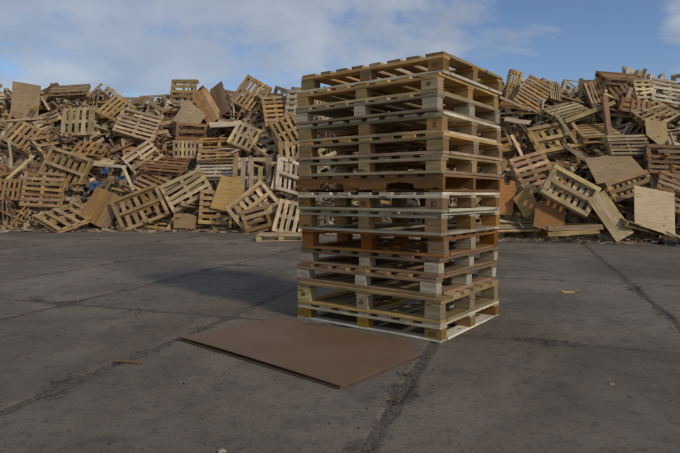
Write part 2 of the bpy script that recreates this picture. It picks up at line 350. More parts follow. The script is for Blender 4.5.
def stack_pallet(idx, w=1.2, d=1.0):
    ddir, ct, cs, cb, cbt, style, label = SPEC[idx]
    r = random.Random(100 + idx)
    x, y, th = POSE[idx]; z1, z0 = Z[idx], Z[idx + 1]; h = z1 - z0 - .0015
    root = thing('pallet', label, 'pallet', (x, y, z0), (0, 0, th), 'pallets of the tall stack')
    tt, ts, tb = .020, .019, .020
    if h < .122: tt, ts, tb = .018, .017, .018
    if idx == 13: tb = .015
    k = dict(seg=8, ch=.0022)
    def jz(): return R(r.uniform(-.5, .5))
    def put(name, l, wd, t_, px, py, pz, ang, col, bow=.002, rag=.005, a=.10):
        me = board(l, wd, t_, r.randrange(4), bow=bow, rag=rag, **k)
        return link(name, me, root, (px, py, pz), (R(r.uniform(-.25, .25)), 0, (math.pi/2 if ang else 0) + jz() + (math.pi if r.random() < .5 else 0)), vary(col, r, a + .06))
    zt = h - tt/2
    sw = .098
    # deck boards
    if ddir == 'y':
        n = 7 if idx % 3 else 8
        ws = [.10 if 0 < i < n-1 else .135 for i in range(n)]
        gap = (w - sum(ws)) / (n - 1); xx = -w/2
        for i in range(n):
            put('deck_board', d * r.uniform(.992, 1.0), ws[i] - r.random() * .006, tt, xx + ws[i]/2, r.uniform(-.004, .004), zt, 1, ct, bow=.0015); xx += ws[i] + gap
        if style == 'block':
            for yy in (-d/2 + sw/2, 0, d/2 - sw/2):
                put('stringer_board', w * r.uniform(.994, 1), sw, ts, 0, yy, h - tt - ts/2, 0, cs, bow=.0012)
    else:
        n = 6
        ws = [.14, .12, .12, .12, .12, .14]; gap = (d - sum(ws)) / (n - 1); yy = -d/2
        for i in range(n):
            put('deck_board', w * r.uniform(.993, 1.0), ws[i] - r.random() * .006, tt, r.uniform(-.004, .004), yy + ws[i]/2, zt, 0, ct, bow=.0015); yy += ws[i] + gap
        for xx in (-w/2 + .06, 0, w/2 - .06):
            put('stringer_board', d * r.uniform(.994, 1), .115, ts, xx, 0, h - tt - ts/2, 1, cs, bow=.0012)
    if style == 'block':
        bh = h - tt - ts - tb; zb = tb + bh/2
        for ix, xx in enumerate((-w/2 + .06, 0, w/2 - .06)):
            for iy, yy in enumerate((-d/2 + .04, 0, d/2 - .04)):
                wx = (.118 if ix != 1 else .092) * r.uniform(.94, 1.04); wy = .078 * r.uniform(.95, 1.08)
                col = cb
                if idx == 9 and ix == 2 and iy == 1: col = (.52, .50, .33)
                if idx == 9 and ix == 2 and iy == 0: col = (.40, .28, .22)
                px = xx + (r.uniform(-.006, .006) if ix == 1 else 0)
                py = yy + r.uniform(-.003, .003)
                px = max(-w/2 + wx/2 + .001, min(w/2 - wx/2 - .001, px)); py = max(-d/2 + wy/2, min(d/2 - wy/2, py))
                me = board(round(wx, 2), round(wy, 3), bh - .0006, r.randrange(4), seg=1, ch=.003, rag=.002)
                b = link('block', me, root, (px, py, zb), (0, 0, jz() + (math.pi if r.random() < .5 else 0)), vary(col, r, .13))
                if iy == 0:
                    m = None
                    if (idx, ix) in ((0, 2), (3, 2)): m = bar_mesh('stamp', [(-.016, -.014, -.010, .014), (.006, -.014, .012, .014)] if idx == 0 else [(-.004, -.018, 0, .018), (.006, -.018, .010, .018), (-.010, -.018, .016, -.0155)], M_INK)
                    if (idx, ix) == (7, 1): m = bar_mesh('stamp', [(-.022, -.016, -.018, .016), (-.022, -.016, -.006, -.012), (-.022, -.002, -.006, .002), (-.022, .012, -.006, .016), (-.008, -.016, -.004, .016), (.002, -.016, .006, .016), (.002, -.016, .02, -.012), (.016, -.016, .02, .016), (.009, -.006, .013, .016)], M_INK)
                    if (idx, ix) == (7, 2): m = bar_mesh('stamp', [(-.020, -.02, -.012, .02), (.006, -.02, .012, .02), (-.012, .014, .006, .02), (-.012, -.02, .006, -.014), (-.014, -.012, -.006, .012)], M_INK)
                    if (idx, ix) == (7, 0): m = bar_mesh('stamp', [(-.02, .002, .012, .010), (-.02, -.012, -.012, .002)], M_INK)
                    if (idx, ix) == (13, 2): m = bar_mesh('stamp', [(-.030 + .012*q, -.016, -.025 + .012*q, .016) for q in range(5)], M_INK)
                    if m: link('stamp', m, b, (0, -wy/2 - .0004, 0), (0, 0, 0)); b.rotation_euler = (0, 0, 0)
                    if (idx, ix) in ((1, 2), (12, 0), (12, 1)):
                        b.rotation_euler = (0, 0, 0)
                        link('knot', disc_mesh('knot', .014 if idx == 1 else .017, M_KNOT, idx + ix), b, (-.005, -wy/2 - .0004, .006 if idx == 1 else .0))
                if idx in (2, 10, 11) and iy == 0:
                    b.rotation_euler = (0, 0, 0); nm = disc_mesh('nail_head', .0022, M_RUST, 3, n=8)
                    for q in range(3): link('nail_head', nm, b, (r.uniform(-.04, .04), -wy/2 - .0004, r.uniform(-bh*.4, bh*.4)))
        # base frame
        for s in (-1, 1):
            bw = .010 if (idx == 13 and s == -1) else .002
            put('bottom_board', w * r.uniform(.995, 1.0), .095, tb, 0, s * (d/2 - .0475), tb/2, 0, cbt, bow=bw)
        for xx in (-w/2 + .05, 0, w/2 - .05):
            put('bottom_board', d - .198, .098, tb, xx, 0, tb/2, 1, cbt, bow=.001)
    else:
        # three solid stringers with fork notches
        bh = h - tt - tb; nz0, nw, nh = .20, .23, .038
        prof = [(-w/2, 0), (-w/2 + nz0, 0), (-w/2 + nz0 + .012, nh*.8), (-w/2 + nz0 + .03, nh), (-w/2 + nz0 + nw - .03, nh), (-w/2 + nz0 + nw - .012, nh*.8), (-w/2 + nz0 + nw, 0)]
        prof = prof + [(-a, b_) for a, b_ in reversed(prof)]
        pr_ = []
        for (a0, z0_), (a1, z1_) in zip(prof[:-1], prof[1:]):
            m_ = max(1, int(abs(a1 - a0) / .025))
            for q in range(m_): pr_.append((a0 + (a1 - a0) * q / m_, z0_ + (z1_ - z0_) * q / m_ + (r.uniform(0, .007) if r.random() < .7 else r.uniform(.004, .014))))
        prof = [(-w/2, 0)] + pr_[1:] + [prof[-1]]
        prof += [(w/2, bh), (w*.25, bh), (0, bh), (-w*.25, bh), (-w/2, bh)]
        V = [(a, -.019, b_) for a, b_ in prof] + [(a, .019, b_) for a, b_ in prof]; n = len(prof)
        F = [tuple(range(n)), tuple(range(2*n - 1, n - 1, -1))] + [(j, j + n, (j+1) % n + n, (j+1) % n) for j in range(n)]
        me = mesh_from('notched_stringer', V, F, [M_OLD])
        bm = bmesh.new(); bm.from_mesh(me); bmesh.ops.recalc_face_normals(bm, faces=bm.faces); bmesh.ops.triangulate(bm, faces=[f for f in bm.faces if len(f.verts) > 4]); bm.to_mesh(me); bm.free()
        for yy in (-d/2 + .021, 0, d/2 - .021): link('stringer', me, root, (0, yy, tb), (0, 0, 0), vary(cs, r, .1))
        for i, xx in enumerate((-w/2 + .05, -.12, .12, w/2 - .05)): put('bottom_board', d, .098, tb, xx, 0, tb/2, 1, cbt, bow=.001)
    return root
for i in range(14): stack_pallet(i)

# ================================================================== BROWN BOARDS ON THE GROUND
def sheet_on_ground(label, pts, z, th, lift, name='hardboard_sheet'):
    c = sum((p for p in pts), Vector()) / len(pts)
    # outline refined, then a triangulated sheet with a gentle bow along its near left edge
    out = []
    n = len(pts)
    for i in range(n):
        a, b = pts[i], pts[(i+1) % n]
        for q in range(8): out.append(a.lerp(b, q / 8))
    bm = bmesh.new(); vs = [bm.verts.new((p.x - c.x, p.y - c.y, 0)) for p in out]
    f = bm.faces.new(vs); bmesh.ops.triangulate(bm, faces=[f])
    bmesh.ops.subdivide_edges(bm, edges=[e for e in bm.edges if not e.is_boundary], cuts=2, use_grid_fill=True)
    bmesh.ops.triangulate(bm, faces=bm.faces[:])
    A, E_ = pts[0] - c, pts[4] - c
    for v in bm.verts:
        ap = Vector((v.co.x - A.x, v.co.y - A.y)); ae = Vector((E_.x - A.x, E_.y - A.y)); Ln = ae.length; u = ae.normalized()
        s = ap.dot(u) / Ln; dd = abs(ap.x * u.y - ap.y * u.x)
        v.co.z = z + lift * math.exp(-dd / .22) * max(0, 1 - (2*s - .9)**2 * .8) + .0015 * math.sin(v.co.x * 5) 
    g = bmesh.ops.extrude_face_region(bm, geom=bm.faces[:])
    for v in [e for e in g['geom'] if isinstance(e, bmesh.types.BMVert)]: v.co.z -= th
    bmesh.ops.recalc_face_normals(bm, faces=bm.faces)
    me = bpy.data.meshes.new(name); bm.to_mesh(me); bm.free(); me.materials.append(M_HARD)
    return thing(name, label, 'board', (c.x, c.y, 0), mesh=me, group='brown boards on the concrete')
P5 = [gp(178, 337, .02), gp(277, 318, .02), gp(407, 342, .01), gp(419, 355.5, .01), gp(341, 387, .015)]
sheet_on_ground('upper brown hardboard sheet with a clipped corner lying in front of the tall stack', P5, .019, .0045, .012)
c5 = sum(P5, Vector()) / 5
P5b = [c5 + (p - c5) * .985 + Vector((-.004, -.006, 0)) for p in P5]
sheet_on_ground('lower brown board peeking out as a dark edge beneath the upper hardboard sheet', P5b, .008, .005, .001)

# ================================================================== THE SCRAP HEAP
BX = [-26, -16, -8.9, -6.9, -3.7, -1.0, 1.2, 3.4, 5.1, 6.7, 10, 16, 24]
BY = [17.5, 15.0, 14.35, 14.5, 14.5, 13.5, 12.6, 11.55, 11.05, 10.75, 10.6, 12, 15]
DC = 3.1
def base_y(x): return float(np.interp(x, BX, BY))
CPX = [-200, -60, 0, 40, 80, 110, 128, 150, 175, 195, 240, 285, 310, 400, 500, 530, 575, 600, 650, 680, 760, 900]
CPY = [110, 100, 98, 91, 89, 92, 102, 101, 96, 92, 89, 95, 93, 90, 81, 81, 85, 75, 74, 90, 96, 110]
def crest_z(x):
    y = base_y(x) + DC
    px = 340 + FPX * x / y; py = float(np.interp(px, CPX, CPY))
    return CAMH + y * math.tan(math.atan((226.5 - py) / FPX) - PITCH)
def surf(x, s):
    """s 0 at the foot of the heap, 1 at the crest, beyond 1 on its back"""
    zc = crest_z(x)
    s = max(s, 0.0)
    if s <= 1: return Vector((x, base_y(x) + DC * s ** 1.15, zc * (.02 + .98 * s)))
    return Vector((x, base_y(x) + DC + (s - 1) * 5.5, zc * (1 - .22 * (s - 1)**2)))
def surf_n(x, s):
    a = surf(x + .15, s) - surf(x - .15, s); b = surf(x, s + .03) - surf(x, s - .03)
    return a.cross(b).normalized()
def hit(px, py):
    d = ray(px, py)
    t = 9.0
    while t < 24:
        P = Vector((0, 0, CAMH)) + d * t
        yb = base_y(P.x); zc = crest_z(P.x)
        s = min(1, max(0, (P.z / zc - .02) / .98))
        if P.y >= yb + DC * s ** 1.15: return P
        t += .03
    return Vector((0, 0, CAMH)) + d * 17

# ---- everything nobody could count: the broken wood the heap is made of, in one object
def euler_mats(e):
    cx_, sx = np.cos(e[:, 0]), np.sin(e[:, 0]); cy_, sy = np.cos(e[:, 1]), np.sin(e[:, 1]); cz, sz = np.cos(e[:, 2]), np.sin(e[:, 2])
    M = np.empty((len(e), 3, 3))
    M[:, 0, 0] = cy_*cz; M[:, 0, 1] = sx*sy*cz - cx_*sz; M[:, 0, 2] = cx_*sy*cz + sx*sz
    M[:, 1, 0] = cy_*sz; M[:, 1, 1] = sx*sy*sz + cx_*cz; M[:, 1, 2] = cx_*sy*sz - sx*cz
    M[:, 2, 0] = -sy; M[:, 2, 1] = sx*cy_; M[:, 2, 2] = cx_*cy_
    return M
def stuff_boards(name, B, label, cat):
    """B rows: centre xyz, matrix 9, half dims 3, tint 3"""
    n = len(B); c = B[:, :3]; Mx = B[:, 3:12].reshape(-1, 3, 3); hd = B[:, 12:15]; tint = B[:, 15:18]
    sg = np.array([(x, y, z) for x in (-1, 1) for y in (-1, 1) for z in (-1, 1)], float)
    loc = sg[None] * hd[:, None]
    rs = np.random.RandomState(5)
    loc[:, :, 0] *= 1 - rs.rand(n, 8) * .05
    V = np.einsum('nij,nkj->nki', Mx, loc) + c[:, None]
    fq = np.array([(0, 1, 3, 2), (4, 6, 7, 5), (0, 4, 5, 1), (2, 3, 7, 6), (0, 2, 6, 4), (1, 5, 7, 3)])
    F = (fq[None] + (np.arange(n) * 8)[:, None, None]).reshape(-1, 4)
    me = bpy.data.meshes.new(name); me.vertices.add(n*8); me.vertices.foreach_set('co', V.reshape(-1))
    me.loops.add(F.size); me.loops.foreach_set('vertex_index', F.reshape(-1).astype(np.int32))
    me.polygons.add(len(F)); me.polygons.foreach_set('loop_start', np.arange(0, F.size, 4, dtype=np.int32)); me.polygons.foreach_set('loop_total', np.full(len(F), 4, dtype=np.int32))
    a = me.attributes.new('bc', 'FLOAT_VECTOR', 'POINT'); a.data.foreach_set('vector', (loc + rs.rand(n, 1, 3) * 80).reshape(-1))
    a = me.attributes.new('tint', 'FLOAT_COLOR', 'POINT'); tc4 = np.concatenate([np.repeat(tint[:, None], 8, 1), np.ones((n, 8, 1))], 2); a.data.foreach_set('color', tc4.reshape(-1))
    me.polygons.foreach_set('use_smooth', np.zeros(len(F), dtype=bool)); me.materials.append(M_SCRAP); me.update(calc_edges=True); me.validate()
    o = link(name, me, kind='stuff'); o['label'] = label; o['category'] = cat
    return o
rs = np.random.RandomState(3)
tones = np.array([T['cream'], T['cream'], T['tan'], T['tan'], T['brown'], T['brown'], T['dark'], T['grey'], T['grey'], T['red'], T['orange'], T['white']])
rows = []
def add_rows(c, Mx, hd, tn):
    rows.append(np.concatenate([c, Mx.reshape(len(c), 9), hd, tn], 1))
# inner bulk of the heap so that no light comes through it
V = []; F = []; xs = np.linspace(-17.5, 16, 60); ss = np.linspace(0, 1.7, 16)
for a in xs:
    for b in ss:
        P = surf(a, b); P.y += .75; P.z = max(-.1, P.z - 1.0 + .25 * noise.noise(P)); V.append(P)
for i in range(59):
    for j in range(15): F.append((i*16 + j, (i+1)*16 + j, (i+1)*16 + j + 1, i*16 + j + 1))
core = link('packed_scrap_wood', mesh_from('packed_scrap_wood', V, F, [plain('packed_wood', (.13, .09, .06), .9, 9, .5)]), kind='stuff')
core['label'] = 'packed dark wood deep inside the heap behind the pallets'; core['category'] = 'scrap wood'

# ---- single pallets of the heap
def face_rot(roll, tilt, yaw, back=False):
    m = Matrix.Rotation(R(yaw), 3, 'Z') @ Matrix.Rotation(R(90 - tilt), 3, 'X') @ Matrix.Rotation(R(roll), 3, 'Z')
    if back: m = m @ Matrix.Rotation(math.pi, 3, 'X')
    return m.to_euler()
def heap_pallet(P, rot, w, h, sl, nsl, tone, label, r, style='block', group='scrap pallets on the heap', scale=1, broken=.07):
    root = thing('pallet', label, 'pallet', P, rot, group)
    c0 = vary(T[tone], r, .12)
    H = .13 if style != 'skid' else .11
    sv = lambda: r.randrange(3)
    L_, Wd = (h, w) if sl == 'V' else (w, h)      # slat length, extent across the slats
    sw = min(.12, Wd / nsl * .62)
    for i in range(nsl):
        if r.random() < broken and 0 < i < nsl-1: continue
        p = -Wd/2 + sw/2 + (Wd - sw) * i / (nsl - 1) + r.uniform(-.008, .008)
        a = R(r.uniform(-1.5, 1.5)) if r.random() > .08 else R(r.uniform(-9, 9))
        ll = L_ * (1 if r.random() > .07 else r.uniform(.55, .8)); off = (L_ - ll) / 2 * r.choice((-1, 1))
        me = board(round(ll, 2), round(sw, 2), .019, sv(), bow=.006, rag=.012)
        if sl == 'V': link('deck_board', me, root, (p, off, H/2 - .01), (0, 0, math.pi/2 + a), vary(c0, r, .2))
        else: link('deck_board', me, root, (off, p, H/2 - .01), (0, 0, a), vary(c0, r, .2))
    for q in (-1, 0, 1):
        p = q * (L_/2 - .05)
        if style == 'skid': me = board(Wd, .045, H - .04, sv(), seg=1); zz = -.002
        else: me = board(Wd, .09, .019, sv(), bow=.004); zz = H/2 - .03
        loc = (0, p, zz) if sl == 'V' else (p, 0, zz)
        link('stringer' if style == 'skid' else 'stringer_board', me, root, loc, (0, 0, 0 if sl == 'V' else math.pi/2), vary(c0, r, .15))
    if style == 'block':
        # nine blocks joined: each only a few pixels in the photo
        key = ('blk', w, h, H)
        if key not in _cache:
            V = []; F = []
            for xx in (-1, 0, 1):
                for yy in (-1, 0, 1):
                    bx, by, bz = .05, .04, (H - .06)/2; cx_, cy_ = xx*(w/2 - .052), yy*(h/2 - .045); b = len(V)
                    V += [(cx_ + a*bx, cy_ + b_*by, -.008 + c_*bz) for a in (-1, 1) for b_ in (-1, 1) for c_ in (-1, 1)]
                    F += [tuple(b + k for k in f) for f in ((0,1,3,2),(4,6,7,5),(0,4,5,1),(2,3,7,6),(0,2,6,4),(1,5,7,3))]
            _cache[key] = mesh_from('blocks', V, F, [M_WOOD])
        link('blocks', _cache[key], root, (0, 0, 0), (0, 0, 0), vary(c0, r, .15), kind='stuff')
    if style != 'deck':
        zz = -H/2 + .01
        for q in (-1, 0, 1):
            if r.random() < broken * 1.5: continue
            me = board(w, .09, .018, sv(), bow=.005, rag=.01); link('bottom_board', me, root, (0, q*(h/2 - .045), zz), (0, 0, R(r.uniform(-1, 1))), vary(c0, r, .2))
        for q in (-1, 1):
            if r.random() < broken * 1.5: continue
            me = board(round(h - .19, 2), .09, .018, sv(), bow=.004); link('bottom_board', me, root, (q*(w/2 - .045), 0, zz), (0, 0, math.pi/2), vary(c0, r, .2))
    return root
_sheets = {}
def sheet_thing(P, rot, outline, th, tone, label, r, group='plywood and board sheets on the heap', name='plywood_sheet', cat='sheet'):
    n = len(outline)
    V = [(x, y, th/2) for x, y in outline] + [(x, y, -th/2) for x, y in outline]
    F = [tuple(range(n)), tuple(range(2*n - 1, n - 1, -1))] + [(j, j + n, (j+1) % n + n, (j+1) % n) for j in range(n)]
    me = mesh_from(name, V, F, [M_PLY]); bm = bmesh.new(); bm.from_mesh(me); bmesh.ops.recalc_face_normals(bm, faces=bm.faces); bm.to_mesh(me); bm.free()
    return thing(name, label, cat, P, rot, group, me, vary(T[tone], r, .05) if isinstance(tone, str) else tone)
def rect(w, h, r=None, j=.0):
    q = [(-w/2, -h/2), (w/2, -h/2), (w/2, h/2), (-w/2, h/2)]
    if r and j: q = [(x + r.uniform(-j, j), y + r.uniform(-j, j)) for x, y in q]
    return q
def plank_panel(P, rot, w, h, n, tone, label, r, group='planked panels on the heap', gapf=.97, vertical=True, name='crate_side'):
    """close-boarded crate side: planks nailed to two battens"""
    root = thing(name, label, 'panel', P, rot, group); c0 = vary(T[tone], r, .06)
    L_, Wd = (h, w) if vertical else (w, h)
    for i in range(n):
        p = -Wd/2 + Wd/n * (i + .5); me = board(L_, round(Wd/n * gapf, 3), .018, r.randrange(3), bow=.004, rag=.012)
        link('plank', me, root, (p, 0, .01) if vertical else (0, p, .01), (0, 0, math.pi/2 if vertical else 0), vary(c0, r, .16))
    for q in (-1, 1):
        me = board(Wd * .98, .08, .03, r.randrange(3)); p = q * (L_/2 - .12)
        link('batten', me, root, (0, p, -.016) if vertical else (p, 0, -.016), (0, 0, 0 if vertical else math.pi/2), vary(c0, r, .16))
    return root

placed = []     # (px, py, short name)
def place(px, py, out=.28):
    P = hit(px, py); d = (P - Vector((0, 0, CAMH))).normalized()
    return P - d * out
r = random.Random(77)
# kind, px, py, width, height, slats, roll, tilt, yaw, tone, out, label, short name
# V/H: deck side seen, slats upright/level before the roll; GV/GH: underside seen
HAND = [
 ('V', 78,122, .95,.85,5, 2,12,-8,'cream',.5,'pallet with upright cream slats right of the tall brown sheet on the left crest','the cream upright-slat pallet'),
 ('H',138,125,1.22,.86,7,-17,25,8,'cream',.55,'pale clean pallet with seven long slats tilted down to the right, upper left heap','the clean tilted pallet'),
 ('GV',65,169,1.25,.98,7,-19,18,0,'tan',.45,'pallet showing its underside as a grid of cells, left heap, above level slats','the left gridded pallet'),
 ('H',43,190,1.05,.95,7,-3,16,5,'brown',.38,'brown pallet with level slats standing almost upright low in the left heap','the level brown pallet'),
 ('V',67,217,1.25,.95,5,35,62,30,'tan',.55,'tan pallet lying face up at the foot of the left heap beside planked panel','the face-up tan pallet'),
 ('GV',140,208,1.25,.95,7,24,28,10,'brown',.5,'brown underside of a pallet tipped up to the right at the foot of the heap','the brown underside pallet'),
 ('H',152,188,1.15,.85,6,-28,40,0,'brown',.3,'brown pallet sloping down right above the tipped brown underside','the sloping brown pallet'),
 ('H',187,190,1.2,.85,5,34,25,-5,'cream',.5,'pallet with wide cream slats rising to the right beside a square plywood sheet','the rising cream pallet'),
 ('H',184,92,.95,.75,5,-4,8,-20,'tan',.3,'tan pallet on edge on the crest behind the folded brown panels','the crest pallet behind the folded panels'),
 ('GH',192,132,.9,.5,5,-3,5,0,'red',.42,'reddish pallet seen edge on below the five-sided plywood sheet','the reddish pallet'),
 ('V',187,150,.75,.55,7,0,15,10,'grey',.28,'grey pallet with thin upright slats under the reddish pallet','the grey thin-slat pallet'),
 ('H',219,150,1.15,.95,8,4,45,0,'tan',.3,'tan pallet of many level slats lying back in the middle of the left heap','the level many-slat pallet'),
 ('H',216,172,1.15,.6,4,2,55,0,'white',.38,'off-white pallet lying back just above the square plywood sheet','the off-white pallet'),
 ('H',251,95,1.05,.85,7,58,20,8,'tan',.35,'tan pallet with steep slats on the crest between brown panels and tall stack','the steep crest pallet'),
 ('V',245,137,.75,.75,5,-24,22,0,'cream',.4,'cream pallet with leaning slats under the steep crest pallet','the leaning cream pallet'),
 ('H',276,112,.75,1.05,7,6,30,10,'tan',.38,'tan pallet of level slats near the crest just left of the tall stack','the tan crest pallet by the stack'),
 ('H',288,132,.95,.75,5,-62,25,5,'tan',.5,'tan pallet with slats steeply leaning left beside upper half of the tall stack','the steep tan pallet by the stack'),
 ('H',296,106,.6,.95,6,-3,15,-10,'white',.4,'whitish pallet with short level slats touching the upper left of the tall stack','the whitish short-slat pallet'),
 ('V',252,178,1.0,1.08,5,0,8,-5,'cream',.5,'pale pallet with upright slats standing right of the square plywood sheet','the pale standing pallet'),
 ('H',219,208,1.0,.9,6,-3,12,5,'tan',.32,'tan pallet with level slats at the foot of the heap under square plywood','the tan foot pallet'),
 ('GV',253,206,1.15,.8,7,40,20,0,'cream',.65,'cream pallet underside leaning up to the right at the foot of the heap','the leaning cream underside pallet'),
 ('H',268,217,1.25,.7,4,20,42,0,'brown',.5,'dark brown pallet of long slats sloping at the foot left of the tall stack','the dark sloping foot pallet'),
 ('GV',289,176,.8,.95,6,-15,15,38,'white',.5,'whitish narrow pallet underside turned sideways left of the tall stack','the whitish sideways pallet'),
 ('V',290,218,.7,.85,5,-12,20,5,'cream',.45,'small cream pallet with upright slats leaning left at the base of the heap','the small cream foot pallet'),
 ('V',23,136,.85,.8,5,-28,30,0,'tan',.3,'tan pallet with diagonal slats under the tall brown sheet on left','the diagonal-slat pallet'),
 ('V',10,190,.6,.6,5,-2,18,0,'brown',.35,'small brown pallet with short upright slats at the left edge','the small brown left-edge pallet'),
 ('H',143,158,.95,.75,5,42,28,0,'cream',.35,'cream pallet with slats rising right just below the clean tilted pallet','the rising pallet under the clean one'),
 ('V',90,150,.9,.6,5,-10,48,0,'brown',.3,'brown pallet lying back beneath the cream upright-slat pallet','the brown pallet lying back'),
 ('V',118,110,.9,.8,6,-35,30,0,'tan',.3,'tan pallet leaning down right between the left crest and the clean pallet','the leaning left-crest pallet'),
 ('H', 70,90,1.1,.6,5,10,60,0,'grey',.3,'grey weathered pallet on the left crest right of the brown sheet','the grey left-crest pallet'),
 ('H',165,165,1.2,.8,6,-8,55,0,'red',.3,'reddish brown pallet lying back above the sloping brown pallet','the reddish lying pallet'),
 # right hand heap
 ('V',513,86,.38,.95,4,-14,10,10,'tan',.4,'narrow tan pallet standing on end on the crest right of the tall stack','the narrow crest pallet'),
 ('H',533,95,.8,.98,9,-35,18,0,'tan',.45,'tall tan pallet with nine diagonal slats on the right heap crest','the diagonal crest pallet'),
 ('V',554,92,.5,.6,6,-8,15,30,'grey',.35,'grey pallet edge on the crest right of the diagonal crest pallet','the grey crest edge pallet'),
 ('GV',556,138,1.35,.9,7,14,35,0,'tan',.35,'tan pallet underside lying back in the middle of the right heap','the tan mid-heap underside pallet'),
 ('H',568,113,1.2,.8,6,27,55,0,'grey',.35,'grey pallet of long slats sloping up right below the right crest','the grey long-slat pallet'),
 ('H',622,79,1.25,.8,6,-8,62,10,'brown',.35,'brown pallet sticking out over the crest at the highest point of right heap','the brown highest pallet'),
 ('H',643,92,.6,.7,6,3,15,10,'cream',.35,'cream pallet with short level slats under the brown highest pallet','the cream short-slat pallet'),
 ('V',624,92,.6,.7,5,30,20,-20,'brown',.3,'brown pallet leaning right under the brown highest pallet','the brown pallet under the highest one'),
 ('H',669,93,.95,.8,6,-13,28,-5,'white',.35,'whitish pallet on the crest at the far right edge','the whitish right-edge pallet'),
 ('V',596,93,.55,.7,6,12,22,0,'tan',.3,'tan pallet standing on the crest left of the brown highest pallet','the tan crest pallet'),
 ('V',634,107,.8,.4,6,-12,12,0,'red',.4,'low reddish pallet on edge below the cream short-slat pallet','the low reddish pallet'),
 ('H',628,146,1.05,.6,6,2,28,0,'grey',.4,'grey pallet with level slats left of the grey plywood','the grey level pallet'),
 ('V',534,173,1.05,.98,7,108,26,0,'tan',.5,'large tan pallet with slats rising right low beside the tall stack','the large tan pallet by the stack'),
 ('GV',570,191,1.22,.82,8,-31,18,0,'cream',.8,'big pallet underside tipped down right showing four cells with slats inside','the big gridded pallet'),
 ('GV',630,187,1.15,.55,8,18,25,0,'brown',.45,'brown pallet with short slats directly beneath the brown plywood sheet','the short-slat brown pallet'),
 ('H',670,193,.7,.95,7,-22,22,0,'brown',.45,'brown pallet with slats behind the bright plywood sheet at right edge','the brown right-edge pallet'),
 ('H',665,160,.95,.75,6,-2,15,0,'dark',.3,'dark pallet standing upright with level slats at the right edge','the dark upright pallet'),
 ('H',596,133,1.1,.8,6,8,58,0,'tan',.28,'tan pallet lying flat in the middle of the right heap','the flat mid-heap pallet'),
 ('H',655,115,1.1,.8,6,30,45,0,'grey',.3,'grey pallet sloping up right above the grey plywood','the grey sloping pallet'),
 ('GV',594,210,.9,.6,6,-38,40,0,'dark',.3,'dark pallet tipped between the big gridded pallet and the long plank panel','the dark tipped pallet'),
 ('V',505,140,.8,.8,6,10,30,0,'brown',.3,'brown pallet leaning behind the right side of the tall stack','the brown pallet behind the stack'),
]
for (kd, px, py, w, h, nsl, roll, tilt, yaw, tone, out, label, short) in HAND:
    P = place(px, py, out); back = kd[0] == 'G'; P.z = max(P.z, .12)
    if px > 500: w, h = round(w * .84, 2), round(h * .84, 2)
    heap_pallet(P, face_rot(roll, tilt, yaw, back), w, h, kd[-1], nsl, tone, label, r, style='skid' if r.random() < .15 and not back else 'block', broken=.03)
    placed.append((px, py, short))
def pl(px, py, roll, tilt, yaw, out): P = place(px, py, out); return P, face_rot(roll, tilt, yaw)
def SH(px, py, roll, tilt, yaw, out, outline, tone, label, short, th=.014):
    P, rt = pl(px, py, roll, tilt, yaw, out); sheet_thing(P, rt, outline, th, tone, label, r); placed.append((px, py, short))
SH(26,101,-3,10,0,.5, [(-.42,-.5),(.05,-.55),(.43,-.62),(.40,.50),(-.48,.60)], 'tan', 'tall brown plywood sheet standing up against the sky on the left crest', 'the tall brown sheet')
SH(190,115,0,12,5,.6, [(-.5,-.20),(.28,-.28),(.48,0),(-.05,.45),(-.16,.42)], (.47,.35,.21), 'five-sided tan plywood offcut near the crest left of folded brown panels', 'the five-sided plywood')
SH(228,193,-4,15,0,.55, [(-.42,-.42),(.42,-.55),(.38,.42),(-.22,.45)], (.46,.33,.20), 'square tan plywood sheet low in the heap left of the pale standing pallet', 'the square plywood')
SH(226,124,16,68,0,.45, rect(.95,.55,r,.04), 'white', 'pale thin sheet lying nearly flat under the folded brown panels', 'the pale flat sheet', .02)
SH(613,168,16,48,0,.55, [(-.62,-.35),(.55,-.42),(.62,.38),(-.40,.42)], (.36,.25,.15), 'brown plywood sheet sloping back in the middle of the right heap', 'the brown sloping plywood')
SH(656,132,-4,20,8,.5, [(-.22,.28),(.28,.28),(.26,-.14),(.06,-.34),(-.24,-.10)], 'grey', 'grey plywood offcut with a pointed lower corner near the right edge', 'the grey plywood')
SH(654,209,-9,16,0,.62, [(-.36,-.36),(.42,-.50),(.38,.38),(-.40,.42)], (.60,.48,.34), 'bright clean plywood sheet leaning at the foot of the right heap', 'the bright plywood')
SH(549,216,-10,20,0,.45, [(-.30,-.28),(.30,-.34),(.34,.30),(0,.36),(-.28,.24)], (.25,.15,.085), 'dark brown curved plywood panel at the foot of the right heap', 'the dark curved plywood')
SH(507,196,-6,15,0,.45, [(-.16,-.42),(.12,-.40),(.18,.10),(.20,.32),(.06,.36),(.04,.24),(-.08,.24),(-.08,.38),(-.20,.34)], (.38,.22,.12), 'orange brown plywood piece with a cut notch beside the tall stack', 'the notched plywood')
SH(527,203,24,18,0,.42, [(-.2,-.26),(.16,-.28),(.22,.18),(.05,.28),(-.22,.2)], (.40,.26,.15), 'small light brown plywood piece between notched and dark curved plywood', 'the small plywood piece')
SH(513,106,-22,60,0,.7, [(-.32,-.14),(-.1,-.19),(.1,-.15),(.33,-.2),(.32,.2),(.05,.16),(-.12,.22),(-.3,.2)], (.27,.16,.09), 'brown board with ragged pale edge jutting out right of the tall stack', 'the ragged-edge board', .018)
SH(517,121,-24,62,0,.75, [(-.28,-.10),(0,-.15),(.28,-.13),(.3,.14),(.05,.1),(-.1,.16),(-.28,.13)], (.62,.50,.34), 'lower broken board with pale splintered edge right of the tall stack', 'the lower splintered board', .018)
